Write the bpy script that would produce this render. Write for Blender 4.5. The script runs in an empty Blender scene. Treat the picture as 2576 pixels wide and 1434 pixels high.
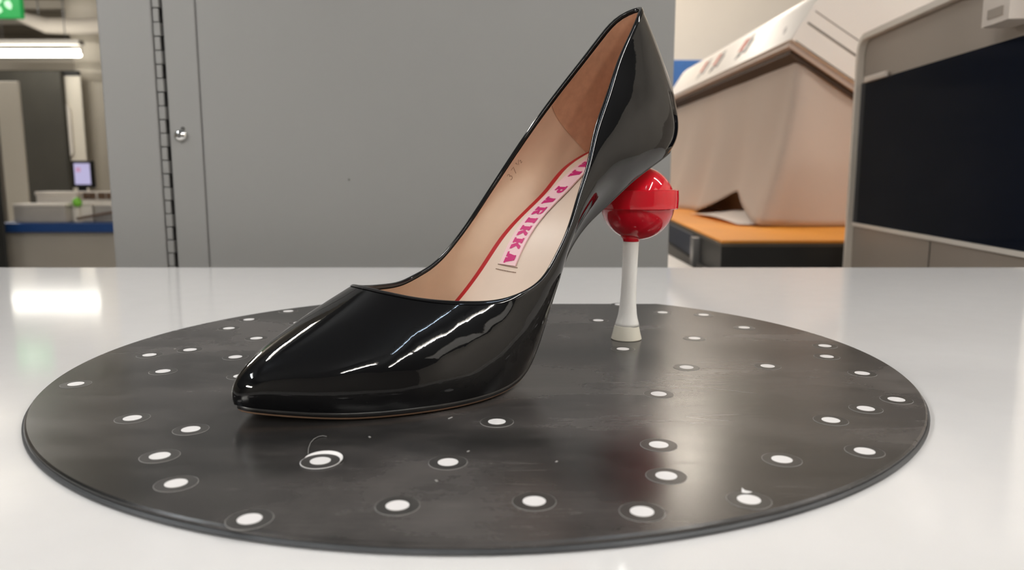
import bpy, bmesh, math, random
import numpy as np
from mathutils import Vector, Matrix
random.seed(7); np.random.seed(7)
S = bpy.context.scene
R = math.radians

# ------------------------------------------------------------------ frame of reference
TABLE = 0.90                    # height of the white table top
PT = 0.0028                     # thickness of the turning plate
Z0 = TABLE + PT                 # top of the plate
EYE = Z0 + 0.084
FPX = 1932.0
PITCH = R(8.35)

# ------------------------------------------------------------------ camera
cam = bpy.data.cameras.new('camera'); camo = bpy.data.objects.new('camera', cam)
S.collection.objects.link(camo); S.camera = camo
camo.location = (0, 0, EYE); camo.rotation_euler = (R(90) - PITCH, 0, 0)
cam.sensor_width = 36; cam.lens = FPX / 2576 * 36
cam.clip_start = 0.01; cam.clip_end = 60
cam.dof.use_dof = True; cam.dof.focus_distance = 0.315; cam.dof.aperture_fstop = 15.0

# ------------------------------------------------------------------ world and exposure
w = bpy.data.worlds.new('world'); S.world = w; w.use_nodes = True
w.node_tree.nodes['Background'].inputs[0].default_value = (1, .96, .9, 1)
w.node_tree.nodes['Background'].inputs[1].default_value = 0.15
S.view_settings.view_transform = 'Standard'
S.view_settings.look = 'None'
S.view_settings.gamma = 1
S.view_settings.use_curve_mapping = False
S.view_settings.exposure = 0.22
LAMP = 82.0                     # radiance of the ceiling tubes
S.cycles.max_bounces = 10; S.cycles.diffuse_bounces = 5; S.cycles.glossy_bounces = 5
S.cycles.sample_clamp_indirect = 6.0
S.cycles.use_denoising = True

# ------------------------------------------------------------------ helpers
def at(px, py, Y):
    """a point at depth Y seen at photograph pixel (px, py)"""
    x = px - 1288; y = 717 - py
    dy = FPX * math.cos(PITCH) + y * math.sin(PITCH); dz = -FPX * math.sin(PITCH) + y * math.cos(PITCH)
    t = Y / dy
    return Vector((x * t, Y, EYE + dz * t))

def on(px, py, z):
    """a point at height z seen at photograph pixel (px, py)"""
    x = px - 1288; y = 717 - py
    dy = FPX * math.cos(PITCH) + y * math.sin(PITCH); dz = -FPX * math.sin(PITCH) + y * math.cos(PITCH)
    t = (z - EYE) / dz
    return Vector((x * t, dy * t, z))

def mat(name, col, rough=.5, metal=0., spec=.5, emit=None, estr=0., coat=0., coat_r=.03, noise=None, bump=None, trans=None):
    m = bpy.data.materials.new(name); m.use_nodes = True
    nt = m.node_tree; b = nt.nodes['Principled BSDF']
    b.inputs['Base Color'].default_value = (*col, 1)
    b.inputs['Roughness'].default_value = rough
    b.inputs['Metallic'].default_value = metal
    b.inputs['Specular IOR Level'].default_value = spec
    b.inputs['Coat Weight'].default_value = coat
    b.inputs['Coat Roughness'].default_value = coat_r
    if emit:
        b.inputs['Emission Color'].default_value = (*emit, 1)
        b.inputs['Emission Strength'].default_value = estr
    if noise or bump:
        tc = nt.nodes.new('ShaderNodeTexCoord')
    if noise:            # (scale, amount): gentle mottling of the colour
        n = nt.nodes.new('ShaderNodeTexNoise'); n.inputs['Scale'].default_value = noise[0]; n.inputs['Detail'].default_value = 5
        nt.links.new(tc.outputs['Object'], n.inputs['Vector'])
        r = nt.nodes.new('ShaderNodeMapRange')
        r.inputs['From Min'].default_value = .3; r.inputs['From Max'].default_value = .7
        r.inputs['To Min'].default_value = 1 - noise[1]; r.inputs['To Max'].default_value = 1 + noise[1]
        nt.links.new(n.outputs['Fac'], r.inputs['Value'])
        v = nt.nodes.new('ShaderNodeVectorMath'); v.operation = 'SCALE'; v.inputs[0].default_value = col
        nt.links.new(r.outputs[0], v.inputs['Scale']); nt.links.new(v.outputs[0], b.inputs['Base Color'])
    if bump:             # (scale, strength, distance)
        n = nt.nodes.new('ShaderNodeTexNoise'); n.inputs['Scale'].default_value = bump[0]; n.inputs['Detail'].default_value = 4
        nt.links.new(tc.outputs['Object'], n.inputs['Vector'])
        u = nt.nodes.new('ShaderNodeBump'); u.inputs['Strength'].default_value = bump[1]; u.inputs['Distance'].default_value = bump[2]
        nt.links.new(n.outputs['Fac'], u.inputs['Height']); nt.links.new(u.outputs[0], b.inputs['Normal'])
        if coat: nt.links.new(u.outputs[0], b.inputs['Coat Normal'])
    if trans:
        b.inputs['Transmission Weight'].default_value = trans
    return m

def link(o, parent=None):
    S.collection.objects.link(o)
    if parent: o.parent = parent
    return o

def mesh(name, verts, faces, m, parent=None, smooth=False):
    me = bpy.data.meshes.new(name)
    me.from_pydata([tuple(map(float, v)) for v in verts], [], faces); me.update()
    bm = bmesh.new(); bm.from_mesh(me); bmesh.ops.recalc_face_normals(bm, faces=bm.faces); bm.to_mesh(me); bm.free()
    if smooth: me.polygons.foreach_set('use_smooth', [True] * len(me.polygons))
    if m: me.materials.append(m)
    return link(bpy.data.objects.new(name, me), parent)

def from_bm(name, bm, m, parent=None, smooth=False):
    bmesh.ops.recalc_face_normals(bm, faces=bm.faces)
    me = bpy.data.meshes.new(name); bm.to_mesh(me); bm.free()
    if smooth: me.polygons.foreach_set('use_smooth', [True] * len(me.polygons))
    if m: me.materials.append(m)
    return link(bpy.data.objects.new(name, me), parent)

def add_box(bm, a, b, bev=0., seg=2, M=None):
    a = Vector(a); b = Vector(b)
    ret = bmesh.ops.create_cube(bm, size=1.0)
    vs = ret['verts']; c = (a + b) / 2; d = b - a
    for v in vs: v.co = Vector((v.co.x * d.x + c.x, v.co.y * d.y + c.y, v.co.z * d.z + c.z))
    if bev > 0:
        es = list({e for v in vs for e in v.link_edges})
        r = bmesh.ops.bevel(bm, geom=es, offset=bev, segments=seg, affect='EDGES', profile=.5)
        vs = list({v for f in r['faces'] for v in f.verts} | {v for v in vs if v.is_valid})
    if M is not None:
        for v in vs: v.co = M @ v.co
    return vs

def box(name, a, b, m, parent=None, bev=0., seg=2, smooth=False):
    bm = bmesh.new(); add_box(bm, a, b, bev, seg)
    return from_bm(name, bm, m, parent, smooth)

def lathe(name, prof, m, parent=None, n=48, axis_pts=None, smooth=True):
    """prof: list of (r, z); axis_pts optional list of (x, y) shifts per row"""
    V = []; F = []
    for i, (r, z) in enumerate(prof):
        sx, sy = axis_pts[i] if axis_pts else (0, 0)
        for k in range(n):
            a = 2 * math.pi * k / n
            V.append((sx + r * math.cos(a), sy + r * math.sin(a), z))
    for i in range(len(prof) - 1):
        for k in range(n):
            F.append((i * n + k, i * n + (k + 1) % n, (i + 1) * n + (k + 1) % n, (i + 1) * n + k))
    F.append(tuple(range(n))); F.append(tuple((len(prof) - 1) * n + k for k in range(n)))
    o = mesh(name, V, F, m, parent, smooth)
    return o

def tube(name, pts, r, m, parent=None, n=8, smooth=True):
    pts = [Vector(p) for p in pts]; V = []; F = []
    for i, p in enumerate(pts):
        t = (pts[min(i + 1, len(pts) - 1)] - pts[max(i - 1, 0)]).normalized()
        a = t.cross(Vector((0, 0, 1)))
        if a.length < 1e-3: a = t.cross(Vector((1, 0, 0)))
        a.normalize(); b = t.cross(a)
        rr = r[i] if isinstance(r, (list, tuple)) else r
        for k in range(n):
            q = 2 * math.pi * k / n
            V.append(p + a * rr * math.cos(q) + b * rr * math.sin(q))
    for i in range(len(pts) - 1):
        for k in range(n):
            F.append((i * n + k, i * n + (k + 1) % n, (i + 1) * n + (k + 1) % n, (i + 1) * n + k))
    F.append(tuple(range(n))); F.append(tuple((len(pts) - 1) * n + k for k in range(n)))
    return mesh(name, V, F, m, parent, smooth)

def thing(name, label, cat, loc=(0, 0, 0), group=None, rot=(0, 0, 0)):
    o = bpy.data.objects.new(name, None); S.collection.objects.link(o)
    o.location = loc; o.rotation_euler = rot; o.empty_display_size = .05
    o['label'] = label; o['category'] = cat
    if group: o['group'] = group
    return o

def tag(o, label, cat, group=None):
    o['label'] = label; o['category'] = cat
    if group: o['group'] = group
    return o

def struct(o, label=None, cat=None):
    o['kind'] = 'structure'
    if label: o['label'] = label
    if cat: o['category'] = cat
    return o

def origin_to(o, p):
    """move a mesh object's origin to p without moving its shape"""
    p = Vector(p); o.data.transform(Matrix.Translation(-p)); o.location = p
    return o

def autosmooth(o, ang=35):
    me = o.data; bm = bmesh.new(); bm.from_mesh(me)
    for e in bm.edges:
        e.smooth = not (len(e.link_faces) == 2 and e.calc_face_angle(0) > R(ang))
    for f in bm.faces: f.smooth = True
    bm.to_mesh(me); bm.free()
    return o

# ------------------------------------------------------------------ materials
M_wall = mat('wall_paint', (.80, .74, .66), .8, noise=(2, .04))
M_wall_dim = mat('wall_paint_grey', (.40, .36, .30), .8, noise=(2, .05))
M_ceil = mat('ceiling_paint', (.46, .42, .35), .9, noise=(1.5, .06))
M_floor = mat('floor_vinyl', (.34, .32, .29), .45, noise=(3, .08))
M_table = mat('white_laminate', (.82, .80, .785), .085, noise=(60, .012), bump=(160, .03, .0005))
M_leg = mat('grey_steel', (.35, .35, .35), .4, .8)
M_cab = mat('grey_enamel', (.265, .260, .252), .42, noise=(6, .015), bump=(300, .04, .0005))
M_cab_dark = mat('hinge_shadow_gap', (.085, .082, .078), .6)
M_hinge = mat('painted_hinge', (.25, .246, .238), .38)
M_chrome = mat('chrome', (.75, .75, .74), .12, 1.)
M_tube = mat('lit_tube', (1, 1, 1), .5, emit=(1, .972, .925), estr=LAMP)
M_tube_hall = mat('lit_tube_hall', (1, 1, 1), .5, emit=(1, .97, .88), estr=LAMP * .085)
M_tube_cool2 = mat('lit_tube_daylight', (1, 1, 1), .5, emit=(.86, .93, 1), estr=LAMP)
M_fill_panel = mat('lit_fill_panel', (1, 1, 1), .5, emit=(1, .95, .88), estr=LAMP * .011)
M_tube_soft = mat('lit_tube_soft', (1, 1, 1), .5, emit=(1, .90, .78), estr=LAMP * .46)
M_tube_cool = mat('lit_tube_cool', (1, 1, 1), .5, emit=(.62, .80, 1), estr=LAMP * .6)
M_fix = mat('lamp_housing', (.72, .68, .62), .5)

# ------------------------------------------------------------------ room shell
RX0, RX1, RY0, RY1, RZ = -8.5, 3.0, -3.6, 12.2, 3.0
struct(box('floor', (RX0, RY0, -.05), (RX1, RY1, 0), M_floor))
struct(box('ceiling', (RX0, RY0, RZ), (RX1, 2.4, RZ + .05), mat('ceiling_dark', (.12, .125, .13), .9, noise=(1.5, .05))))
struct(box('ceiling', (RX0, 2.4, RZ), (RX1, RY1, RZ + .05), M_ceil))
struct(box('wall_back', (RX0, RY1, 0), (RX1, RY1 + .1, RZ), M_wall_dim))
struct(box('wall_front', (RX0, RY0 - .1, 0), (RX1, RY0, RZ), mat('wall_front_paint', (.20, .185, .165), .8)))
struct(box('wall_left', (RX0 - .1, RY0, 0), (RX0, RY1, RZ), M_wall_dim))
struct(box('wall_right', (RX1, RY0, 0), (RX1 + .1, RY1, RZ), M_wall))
struct(box('wall_inner', (.02, 4.2, 0), (RX1, 4.3, RZ), M_wall))

# ceiling beams of the far hall
for i, (y, hgt, dep) in enumerate([(9.45, .10, .16), (10.1, .16, .10), (10.9, .10, .2), (11.6, .2, .12)]):
    struct(box('trim_%d' % (i + 1), (RX0, y, RZ - hgt), (-1.0, y + dep, RZ - .001), M_ceil))

# ceiling lamps
def ceiling_lamp(x, y, z, along='x', L=1.2, label='', m=None, group=None, r=.021):
    t = thing('tube_lamp', label, 'lamp', (x, y, z), group, (0, 0, {'x': 0, 'y': R(90), 'd': R(41)}[along]))
    pts = [(-L / 2 + L * k / 8, 0, 0) for k in range(9)]; hz_ = r + .045; hw_ = max(1.4 * r, .006)
    tube('light_tube', [(-L/2 - .012, 0, 0), (-L/2 - .006, 0, 0)] + pts + [(L/2 + .006, 0, 0), (L/2 + .012, 0, 0)], [r * .4, r * .85] + [r] * 9 + [r * .85, r * .4], m or M_tube, t, 14)
    box('housing', (-L / 2 - .03, -hw_, hz_), (L / 2 + .03, hw_, hz_ + .05), M_fix, t, .008)
    for sx in (-1, 1):
        box('end_cap', (sx * (L/2 + .016) - .004, -.012, -.008), (sx * (L/2 + .016) + .004, .012, hz_ + .002), M_fix, t, .001)
        tube('hanger', [(sx * L * .35, 0, hz_ + .05), (sx * L * .35, 0, RZ - z)], .005, M_leg, t, 6)
    return t

# lamps: the one seen down the hall, the rows that light the table, and added fill lamps
p0 = at(-27, 134, 8.5); p1 = at(204, 134, 8.5)
ceiling_lamp((p0.x + p1.x) / 2, 8.5, p0.z, 'x', p1.x - p0.x - .03, 'lit white tube lamp hanging far down the hall below the pale curved duct', M_tube_hall, None, .040)
LAMPS = [(1.12, -1.56, 2.55, 'y', 1.0, None, .013, 'lit tube lamp over the right front of the white table, out of frame'),
         (1.12, -.46, 2.55, 'y', 1.0, None, .013, 'lit tube lamp over the right end of the white table, out of frame'),
         (.66, -.48, 2.55, 'y', 1.2, M_tube_cool, .005, 'thin cool bluish tube lamp over the front edge of the white table, out of frame'),
         (-1.4, 1.35, 2.55, 'y', 1.2, None, .019, 'lit tube lamp over the hall left of the grey cabinet, out of frame'),
         (-1.85, -.2, 2.5, 'y', .8, M_tube_cool2, .020, 'cool tube lamp left of the white table, out of frame'),
         (-2.6, -2.3, 2.1, 'y', 1.4, None, .065, 'added fill tube lamp behind the camera to its left'),  # fill lamp added for more light from the front
         (.24, -2.0, 2.55, 'd', 1.15, None, .019, 'slanting added tube lamp straight behind the camera'),  # added for the streak on the vamp and some front light
         (1.7, .75, 2.6, 'x', 1.0, None, .026, 'added fill tube lamp above the machine with the glass door, out of frame'),  # added to brighten the front of the tilted lid
         (.33, 3.15, 2.04, 'x', 1.0, M_tube_soft, .034, 'dimmer tube lamp hung low before the cream wall, out of frame'),
         (-5.0, 6.2, 2.75, 'x', 1.2, None, .034, 'tube lamp high in the hall before the air duct, out of frame'),
         (-4.0, 4.8, 2.7, 'y', 1.2, None, .034, 'tube lamp above the blue edged counter, out of frame')]
for x, y, z, al, L_, mm, rr, lb in LAMPS:
    ceiling_lamp(x, y, z, al, L_, lb, mm, 'ceiling tube lamps', rr)

def fill_panel(x, y, label):  # glowing ceiling panel added as soft fill from the right
    t = thing('fill_panel', label, 'lamp', (x, y, RZ - .05))
    box('frame', (-.32, -.62, .012), (.32, .62, .0495), M_fix, t, .004)
    box('diffuser', (-.30, -.60, 0), (.30, .60, .0118), M_fill_panel, t, .002)
for x, y, lb in ((2.45, -1.25, 'square cornered dim fill panel added near the right wall, out of frame'),):
    fill_panel(x, y, lb)

# ------------------------------------------------------------------ white table
TB = 0.7036
t = thing('work_table', 'white glossy laminate table carrying the black round plate and the shoe', 'table', (0, .2, 0))
def tb(a): return (a[0], a[1] - .2, a[2])
box('tabletop', tb((-.95, -.25, TABLE - .028)), tb((.95, TB, TABLE)), M_table, t, .0015, 2)
for sx in (-.85, .85):
    for sy in (-.17, TB - .08):
        box('leg', tb((sx - .025, sy - .025, 0)), tb((sx + .025, sy + .025, TABLE - .0285)), M_leg, t, .003)
for sy in (-.17, TB - .08):
    box('rail', tb((-.82, sy - .012, TABLE - .09)), tb((.82, sy + .012, TABLE - .03)), M_leg, t, .002)

# ------------------------------------------------------------------ turning plate with its markers
PC = Vector((-.1476 * .084, 4.101 * .084, TABLE)); PR = 2.136 * .084
def plate_material():
    m = bpy.data.materials.new('worn_black_plastic'); m.use_nodes = True
    nt = m.node_tree; N = nt.nodes; Lk = nt.links; b = N['Principled BSDF']
    tc = N.new('ShaderNodeTexCoord')
    def noise(scale, sc3, rot, detail=6, rough=.6, dist=0.):
        mp = N.new('ShaderNodeMapping'); mp.inputs['Scale'].default_value = sc3; mp.inputs['Rotation'].default_value = (0, 0, rot)
        n = N.new('ShaderNodeTexNoise'); n.inputs['Scale'].default_value = scale; n.inputs['Detail'].default_value = detail
        n.inputs['Roughness'].default_value = rough; n.inputs['Distortion'].default_value = dist
        Lk.new(tc.outputs['Object'], mp.inputs['Vector']); Lk.new(mp.outputs[0], n.inputs['Vector'])
        return n
    def rng(n, a, c, d, e):
        r = N.new('ShaderNodeMapRange'); r.inputs['From Min'].default_value = a; r.inputs['From Max'].default_value = c
        r.inputs['To Min'].default_value = d; r.inputs['To Max'].default_value = e
        Lk.new(n.outputs[0], r.inputs['Value']); return r
    big = rng(noise(7.5, (1, 1.8, 1), .15, 8, .60, .25), .33, .86, 0, 1)
    big.interpolation_type = 'SMOOTHSTEP'       # dusty smears
    fine = rng(noise(28, (1, 9, 1), .12, 8, .7, .2), .5, .78, 0, 1)        # brushed streaks
    mx = N.new('ShaderNodeMath'); mx.operation = 'MULTIPLY'; Lk.new(big.outputs[0], mx.inputs[0])
    a2 = N.new('ShaderNodeMath'); a2.operation = 'MULTIPLY_ADD'; Lk.new(fine.outputs[0], a2.inputs[0]); a2.inputs[1].default_value = .35; a2.inputs[2].default_value = .6
    Lk.new(a2.outputs[0], mx.inputs[1])
    # scratches: stretched voronoi edges
    def scratch(rot, sc):
        mp = N.new('ShaderNodeMapping'); mp.inputs['Rotation'].default_value = (0, 0, rot); mp.inputs['Scale'].default_value = (3 * sc, 40 * sc, 1)
        v = N.new('ShaderNodeTexVoronoi'); v.feature = 'DISTANCE_TO_EDGE'; v.inputs['Scale'].default_value = 1.0
        Lk.new(tc.outputs['Object'], mp.inputs['Vector']); Lk.new(mp.outputs[0], v.inputs['Vector'])
        return rng(v, 0, .006, 1, 0)
    s1 = scratch(.25, 1.2); s2 = scratch(-.6, .9)
    sm = N.new('ShaderNodeMath'); sm.operation = 'MAXIMUM'; Lk.new(s1.outputs[0], sm.inputs[0]); Lk.new(s2.outputs[0], sm.inputs[1])
    gate = rng(noise(14, (1, 1, 1), 0, 3), .55, .66, 0, .28)
    sg = N.new('ShaderNodeMath'); sg.operation = 'MULTIPLY'; Lk.new(sm.outputs[0], sg.inputs[0]); Lk.new(gate.outputs[0], sg.inputs[1])
    tot = N.new('ShaderNodeMath'); tot.operation = 'ADD'; tot.use_clamp = True; Lk.new(mx.outputs[0], tot.inputs[0]); Lk.new(sg.outputs[0], tot.inputs[1])
    cr = N.new('ShaderNodeMix'); cr.data_type = 'RGBA'
    cr.inputs['A'].default_value = (.017, .0165, .016, 1); cr.inputs['B'].default_value = (.245, .218, .205, 1)
    Lk.new(tot.outputs[0], cr.inputs['Factor']); Lk.new(cr.outputs['Result'], b.inputs['Base Color'])
    rr = rng(tot, 0, 1, .225, .42); Lk.new(rr.outputs[0], b.inputs['Roughness'])
    b.inputs['Specular IOR Level'].default_value = .45
    bp = N.new('ShaderNodeBump'); bp.inputs['Strength'].default_value = .025; bp.inputs['Distance'].default_value = .0004
    Lk.new(fine.outputs[0], bp.inputs['Height']); Lk.new(bp.outputs[0], b.inputs['Normal'])
    return m
M_plate = plate_material()
M_plate_edge = mat('plate_edge', (.05, .052, .055), .5, noise=(30, .4))
M_ring = mat('sticker_black', (.046, .043, .040), .36, noise=(200, .15))
M_paper = mat('sticker_paper_edge', (.36, .345, .33), .7)
M_dot = mat('sticker_white', (.86, .83, .82), .45)

plate = thing('turning_plate', 'round worn black plate with white dot stickers lying on the white table', 'turntable', PC)
def disc_loop(r, cut, n=200):
    """circle with its far side cut along a chord"""
    half = math.sqrt(r * r - cut * cut); a0 = math.atan2(cut, half); a1 = math.pi - a0
    pts = [(half * (1 - 2 * k / 24), cut) for k in range(24)]
    m = n - 24
    for k in range(m):
        a = a1 + (2 * math.pi - (a1 - a0)) * k / (m - 1)
        pts.append((r * math.cos(a), r * math.sin(a)))
    return pts
def disc_mesh(name, rows, m, parent, cut=.1447):
    V = []; F = []; n = None
    for r, z in rows:
        L = disc_loop(r, cut + (r - PR)); n = len(L)
        V += [(x, y, z) for x, y in L]
    for i in range(len(rows) - 1):
        for k in range(n):
            F.append((i * n + k, i * n + (k + 1) % n, (i + 1) * n + (k + 1) % n, (i + 1) * n + k))
    F.append(tuple(range(n))); F.append(tuple((len(rows) - 1) * n + k for k in range(n)))
    return mesh(name, V, F, m, parent)
disc_mesh('disc', [(PR - .0006, PT), (PR, PT - .0005), (PR, PT - .0013)][::-1], M_plate, plate)
disc_mesh('rim', [(PR + .0003, PT - .0013), (PR + .0009, PT - .0018), (PR + .0009, .0003), (PR + .0002, 0)], M_plate_edge, plate)

MARKS = [(191, 966), (376, 893), (478, 880), (410, 934), (576, 826), (626, 804), (725, 783), (752, 812), (645, 851), (592, 898), (606, 946),
         (333, 1052), (480, 1080), (402, 1147), (443, 1216), (628, 1306), (1127, 1163), (1000, 1272), (1344, 1261), (1615, 1287), (1250, 1061),
         (1884, 1257), (1676, 1197), (1657, 1119), (1657, 991), (1967, 1156), (2175, 1135), (2090, 1057), (2178, 1028), (2255, 1005), (2169, 939),
         (2080, 897), (2075, 870), (1931, 921), (1727, 924), (1567, 878), (1747, 851), (1872, 824), (1770, 792), (1667, 786), (1505, 806), (1558, 766)]
RS, RD = .0056, .0030
def flat_disc(name, r0, r1, z, m, parent, n=40, h=.00012):
    """thin annulus (r0 = 0: disc)"""
    V = []; F = []
    bm = bmesh.new()
    top = [bm.verts.new((r1 * math.cos(2 * math.pi * k / n), r1 * math.sin(2 * math.pi * k / n), z + h)) for k in range(n)]
    bot = [bm.verts.new((v.co.x, v.co.y, z)) for v in top]
    for k in range(n): bm.faces.new((top[k], top[(k + 1) % n], bot[(k + 1) % n], bot[k]))
    if r0 > 0:
        it = [bm.verts.new((v.co.x * r0 / r1, v.co.y * r0 / r1, z + h)) for v in top]
        for k in range(n): bm.faces.new((top[k], top[(k + 1) % n], it[(k + 1) % n], it[k]))
    else:
        bm.faces.new(top)
    return from_bm(name, bm, m, parent)
def make_marker(loc, tilt=None):
    s = flat_disc('marker_sticker', 0, RS, .00002, M_ring, plate)
    s.location = loc
    flat_disc('white_dot', 0, RD, .00014, M_dot, s, 36, .00006)
    flat_disc('paper_edge', RS - .00008, RS + .00013, -.00001, M_paper, s, 40, .00010)
    return s
proto = None
def marker_at(px, py):
    global proto
    q = on(px, py, Z0 + .0001) - PC; q.z = PT
    if proto is None:
        proto = make_marker(q); return proto
    c = proto.copy(); link(c, plate); c.location = q; c.rotation_euler.z = random.uniform(0, 6.28)
    for ch in proto.children:
        d = ch.copy(); link(d, c)
    return c
for px, py in MARKS: marker_at(px, py)
# the marker that is peeling: its paper backing shows beside the tilted black ring
q = on(806, 1162, Z0 + .0001) - PC; q.z = PT
pl = flat_disc('marker_sticker', 0, RS, .0003, M_ring, plate); pl.location = q
flat_disc('white_dot', 0, RD, .00043, M_dot, pl, 36, .00006)
flat_disc('paper_edge', RS - .0001, RS + .00022, .00015, M_dot, pl, 40, .00016)
V = []; nA = 22
for i in range(nA):
    a_ = R(-14) + R(170) * i / (nA - 1); wv = math.sin(math.pi * i / (nA - 1)) ** .6
    for rr_, zz_ in ((RS - .0006, .0001), (RS + .0002, .0003), (RS + .0013 * wv, .0003 + .0007 * wv), (RS + .0013 * wv, .0001 + .0007 * wv), (RS + .0001, .0001)):
        V.append((rr_ * math.cos(a_), rr_ * math.sin(a_), zz_))
F = [(i * 5 + k, i * 5 + (k + 1) % 5, (i + 1) * 5 + (k + 1) % 5, (i + 1) * 5 + k) for i in range(nA - 1) for k in range(5)]
bk = mesh('paper_backing', V, F, M_dot, pl)
bk['label'] = 'white backing paper curling up'
# scrap of paper at a marker near the right front edge, and a curled fibre behind the peeling marker
q = on(1872, 1238, Z0 + .0003) - PC; q.z = PT
bm = bmesh.new(); vs = [bm.verts.new(p) for p in ((-.0008, -.0004, .0003), (.0006, -.0006, .0002), (.0020, -.0002, .0003), (.0003, .0003, .0005), (-.0005, .0005, .0011))]
f_ = bm.faces.new(vs); r_ = bmesh.ops.extrude_face_region(bm, geom=[f_])
for v in r_['geom']:
    if isinstance(v, bmesh.types.BMVert): v.co.z += .0002
o = from_bm('paper_scrap', bm, M_dot, plate); o.location = q
fp = [(775, 1142), (776, 1128), (781, 1114), (790, 1104), (801, 1098), (812, 1096), (822, 1098)]
fb = on(790, 1120, Z0)
o = tube('fibre', [on(x, y, Z0 + .0002 + .0003 * math.sin(i * .5)) for i, (x, y) in enumerate(fp)], .00007, M_paper, None, 6)
origin_to(o, fb); tag(o, 'fine curled pale fibre lying on the plate behind the peeling marker', 'fibre')
for px, py, L in ((1133, 1052, .0011), (1098, 1210, .0006), (1400, 1162, .0005), (1760, 790, .0008), (1178, 1136, .0005), (930, 1100, .0005), (440, 878, .0006)):
    q = on(px, py, Z0) - PC; q.z = PT
    bm = bmesh.new(); add_box(bm, (-L, -.0003, 0), (L, .0003, .0002), .00008, 1)
    o = from_bm('dust_speck', bm, M_paper, plate); o.location = q; o.rotation_euler.z = px % 3 - 1

# ------------------------------------------------------------------ the shoe
M_patent = mat('black_patent', (.0045, .0045, .005), .035, spec=.40, coat=.0, bump=(210, .04, .0006))
M_binding = mat('black_binding', (.0045, .0045, .005), .06, spec=.5)
M_lining = mat('beige_leather_lining', (.60, .42, .29), .5, noise=(120, .03), bump=(900, .05, .0002))
M_grip = mat('brown_suede_grip', (.50, .27, .165), .85, noise=(300, .08), bump=(1500, .25, .0003), spec=.2)
M_insole = mat('pale_leather_insole', (.74, .60, .49), .45, noise=(80, .02))
M_red = mat('red_insole_edge', (.42, .006, .012), .4)
M_ribbon = mat('pink_ribbon', (.86, .58, .60), .6, bump=(2500, .2, .0001))
M_letter = mat('magenta_letters', (.56, .012, .16), .55)
M_thread = mat('beige_thread', (.30, .21, .16), .7)
M_outsole_edge = mat('black_sole_edge', (.010, .0095, .0095), .28, bump=(700, .1, .0003))
M_outsole = mat('tan_leather_sole', (.33, .20, .125), .5, noise=(90, .1))
M_ball = mat('red_gloss_plastic', (.74, .008, .024), .06, spec=.5, coat=.4)
M_stem = mat('white_plastic_stem', (.95, .93, .89), .32)
M_tip = mat('cream_rubber_tip', (.76, .72, .61), .45)

SH_A = R(40.727)
shoe = thing('pump_shoe', 'black patent stiletto pump with a red lollipop heel standing on the plate', 'shoe',
             (-.09438767, .2521559, Z0), None, (0, 0, SH_A))
# local axes: x from toe to heel, -y towards the camera side, z up
#    feather edge (u, v, w) | top line (u, v, w) | handle at feather | handle at top line      (half, v >= 0)
HALF = [
 ((.0000, .0000, .0060), (.0497, .0000, .0417), (-.0040, .0000, .0125), (-.0300, .0000, -.0160)),
 ((.0020, .0042, .0056), (.0504, .0050, .0415), (-.0032, .0028, .0120), (-.0290, .0040, -.0152)),
 ((.0055, .0076, .0051), (.0515, .0087, .0411), (-.0020, .0040, .0115), (-.0270, .0060, -.0145)),
 ((.0120, .0135, .0045), (.0535, .0127, .0405), (-.0010, .0042, .0115), (-.0230, .0085, -.0135)),
 ((.0260, .0250, .0036), (.0590, .0187, .0390), (.0000, .0040, .0115), (-.0160, .0110, -.0110)),
 ((.0427, .0340, .0034), (.0670, .0245, .0375), (.0000, .0035, .0115), (-.0090, .0100, -.0105)),
 ((.0639, .0395, .0034), (.0775, .0295, .0364), (.0000, .0030, .0115), (-.0040, .0085, -.0110)),
 ((.0824, .0392, .0036), (.0885, .0335, .0363), (.0000, .0030, .0110), (-.0010, .0065, -.0110)),
 ((.0950, .0360, .0046), (.0971, .0360, .0380), (.0000, .0035, .0110), (.0000, .0048, -.0120)),
 ((.1062, .0310, .0075), (.1055, .0367, .0410), (.0000, .0050, .0110), (.0000, .0030, -.0130)),
 ((.1160, .0255, .0132), (.1120, .0362, .0453), (-.0005, .0060, .0110), (.0000, .0028, -.0120)),
 ((.1240, .0222, .0230), (.1175, .0352, .0508), (-.0010, .0065, .0100), (.0005, .0028, -.0110)),
 ((.1310, .0204, .0355), (.1235, .0340, .0578), (-.0020, .0052, .0095), (.0010, .0030, -.0095)),
 ((.1405, .0195, .0510), (.1300, .0320, .0670), (-.0040, .0030, .0080), (.0020, .0038, -.0080)),
 ((.1520, .0192, .0620), (.1362, .0297, .0765), (-.0050, .0026, .0080), (.0030, .0045, -.0080)),
 ((.1640, .0200, .0702), (.1437, .0270, .0878), (-.0050, .0032, .0088), (.0045, .0055, -.0080)),
 ((.1780, .0215, .0800), (.1525, .0225, .1020), (-.0050, .0070, .0090), (.0060, .0070, -.0080)),
 ((.1930, .0215, .0875), (.1655, .0180, .1195), (-.0030, .0070, .0110), (.0080, .0080, -.0100)),
 ((.2060, .0190, .0925), (.1775, .0138, .1355), (.0030, .0070, .0120), (.0110, .0080, -.0130)),
 ((.2150, .0140, .0950), (.1886, .0113, .1489), (.0090, .0060, .0120), (.0140, .0070, -.0170)),
 ((.2200, .0075, .0960), (.1980, .0077, .1585), (.0125, .0035, .0120), (.0160, .0040, -.0220)),
 ((.2215, .0000, .0965), (.2052, .0000, .1624), (.0140, .0000, .0120), (.0170, .0000, -.0250)),
]
K = len(HALF)
tab = np.array(HALF, float)                       # K x 4 x 3
mir = tab[::-1][1:-1].copy(); mir[:, :, 1] *= -1
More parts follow.
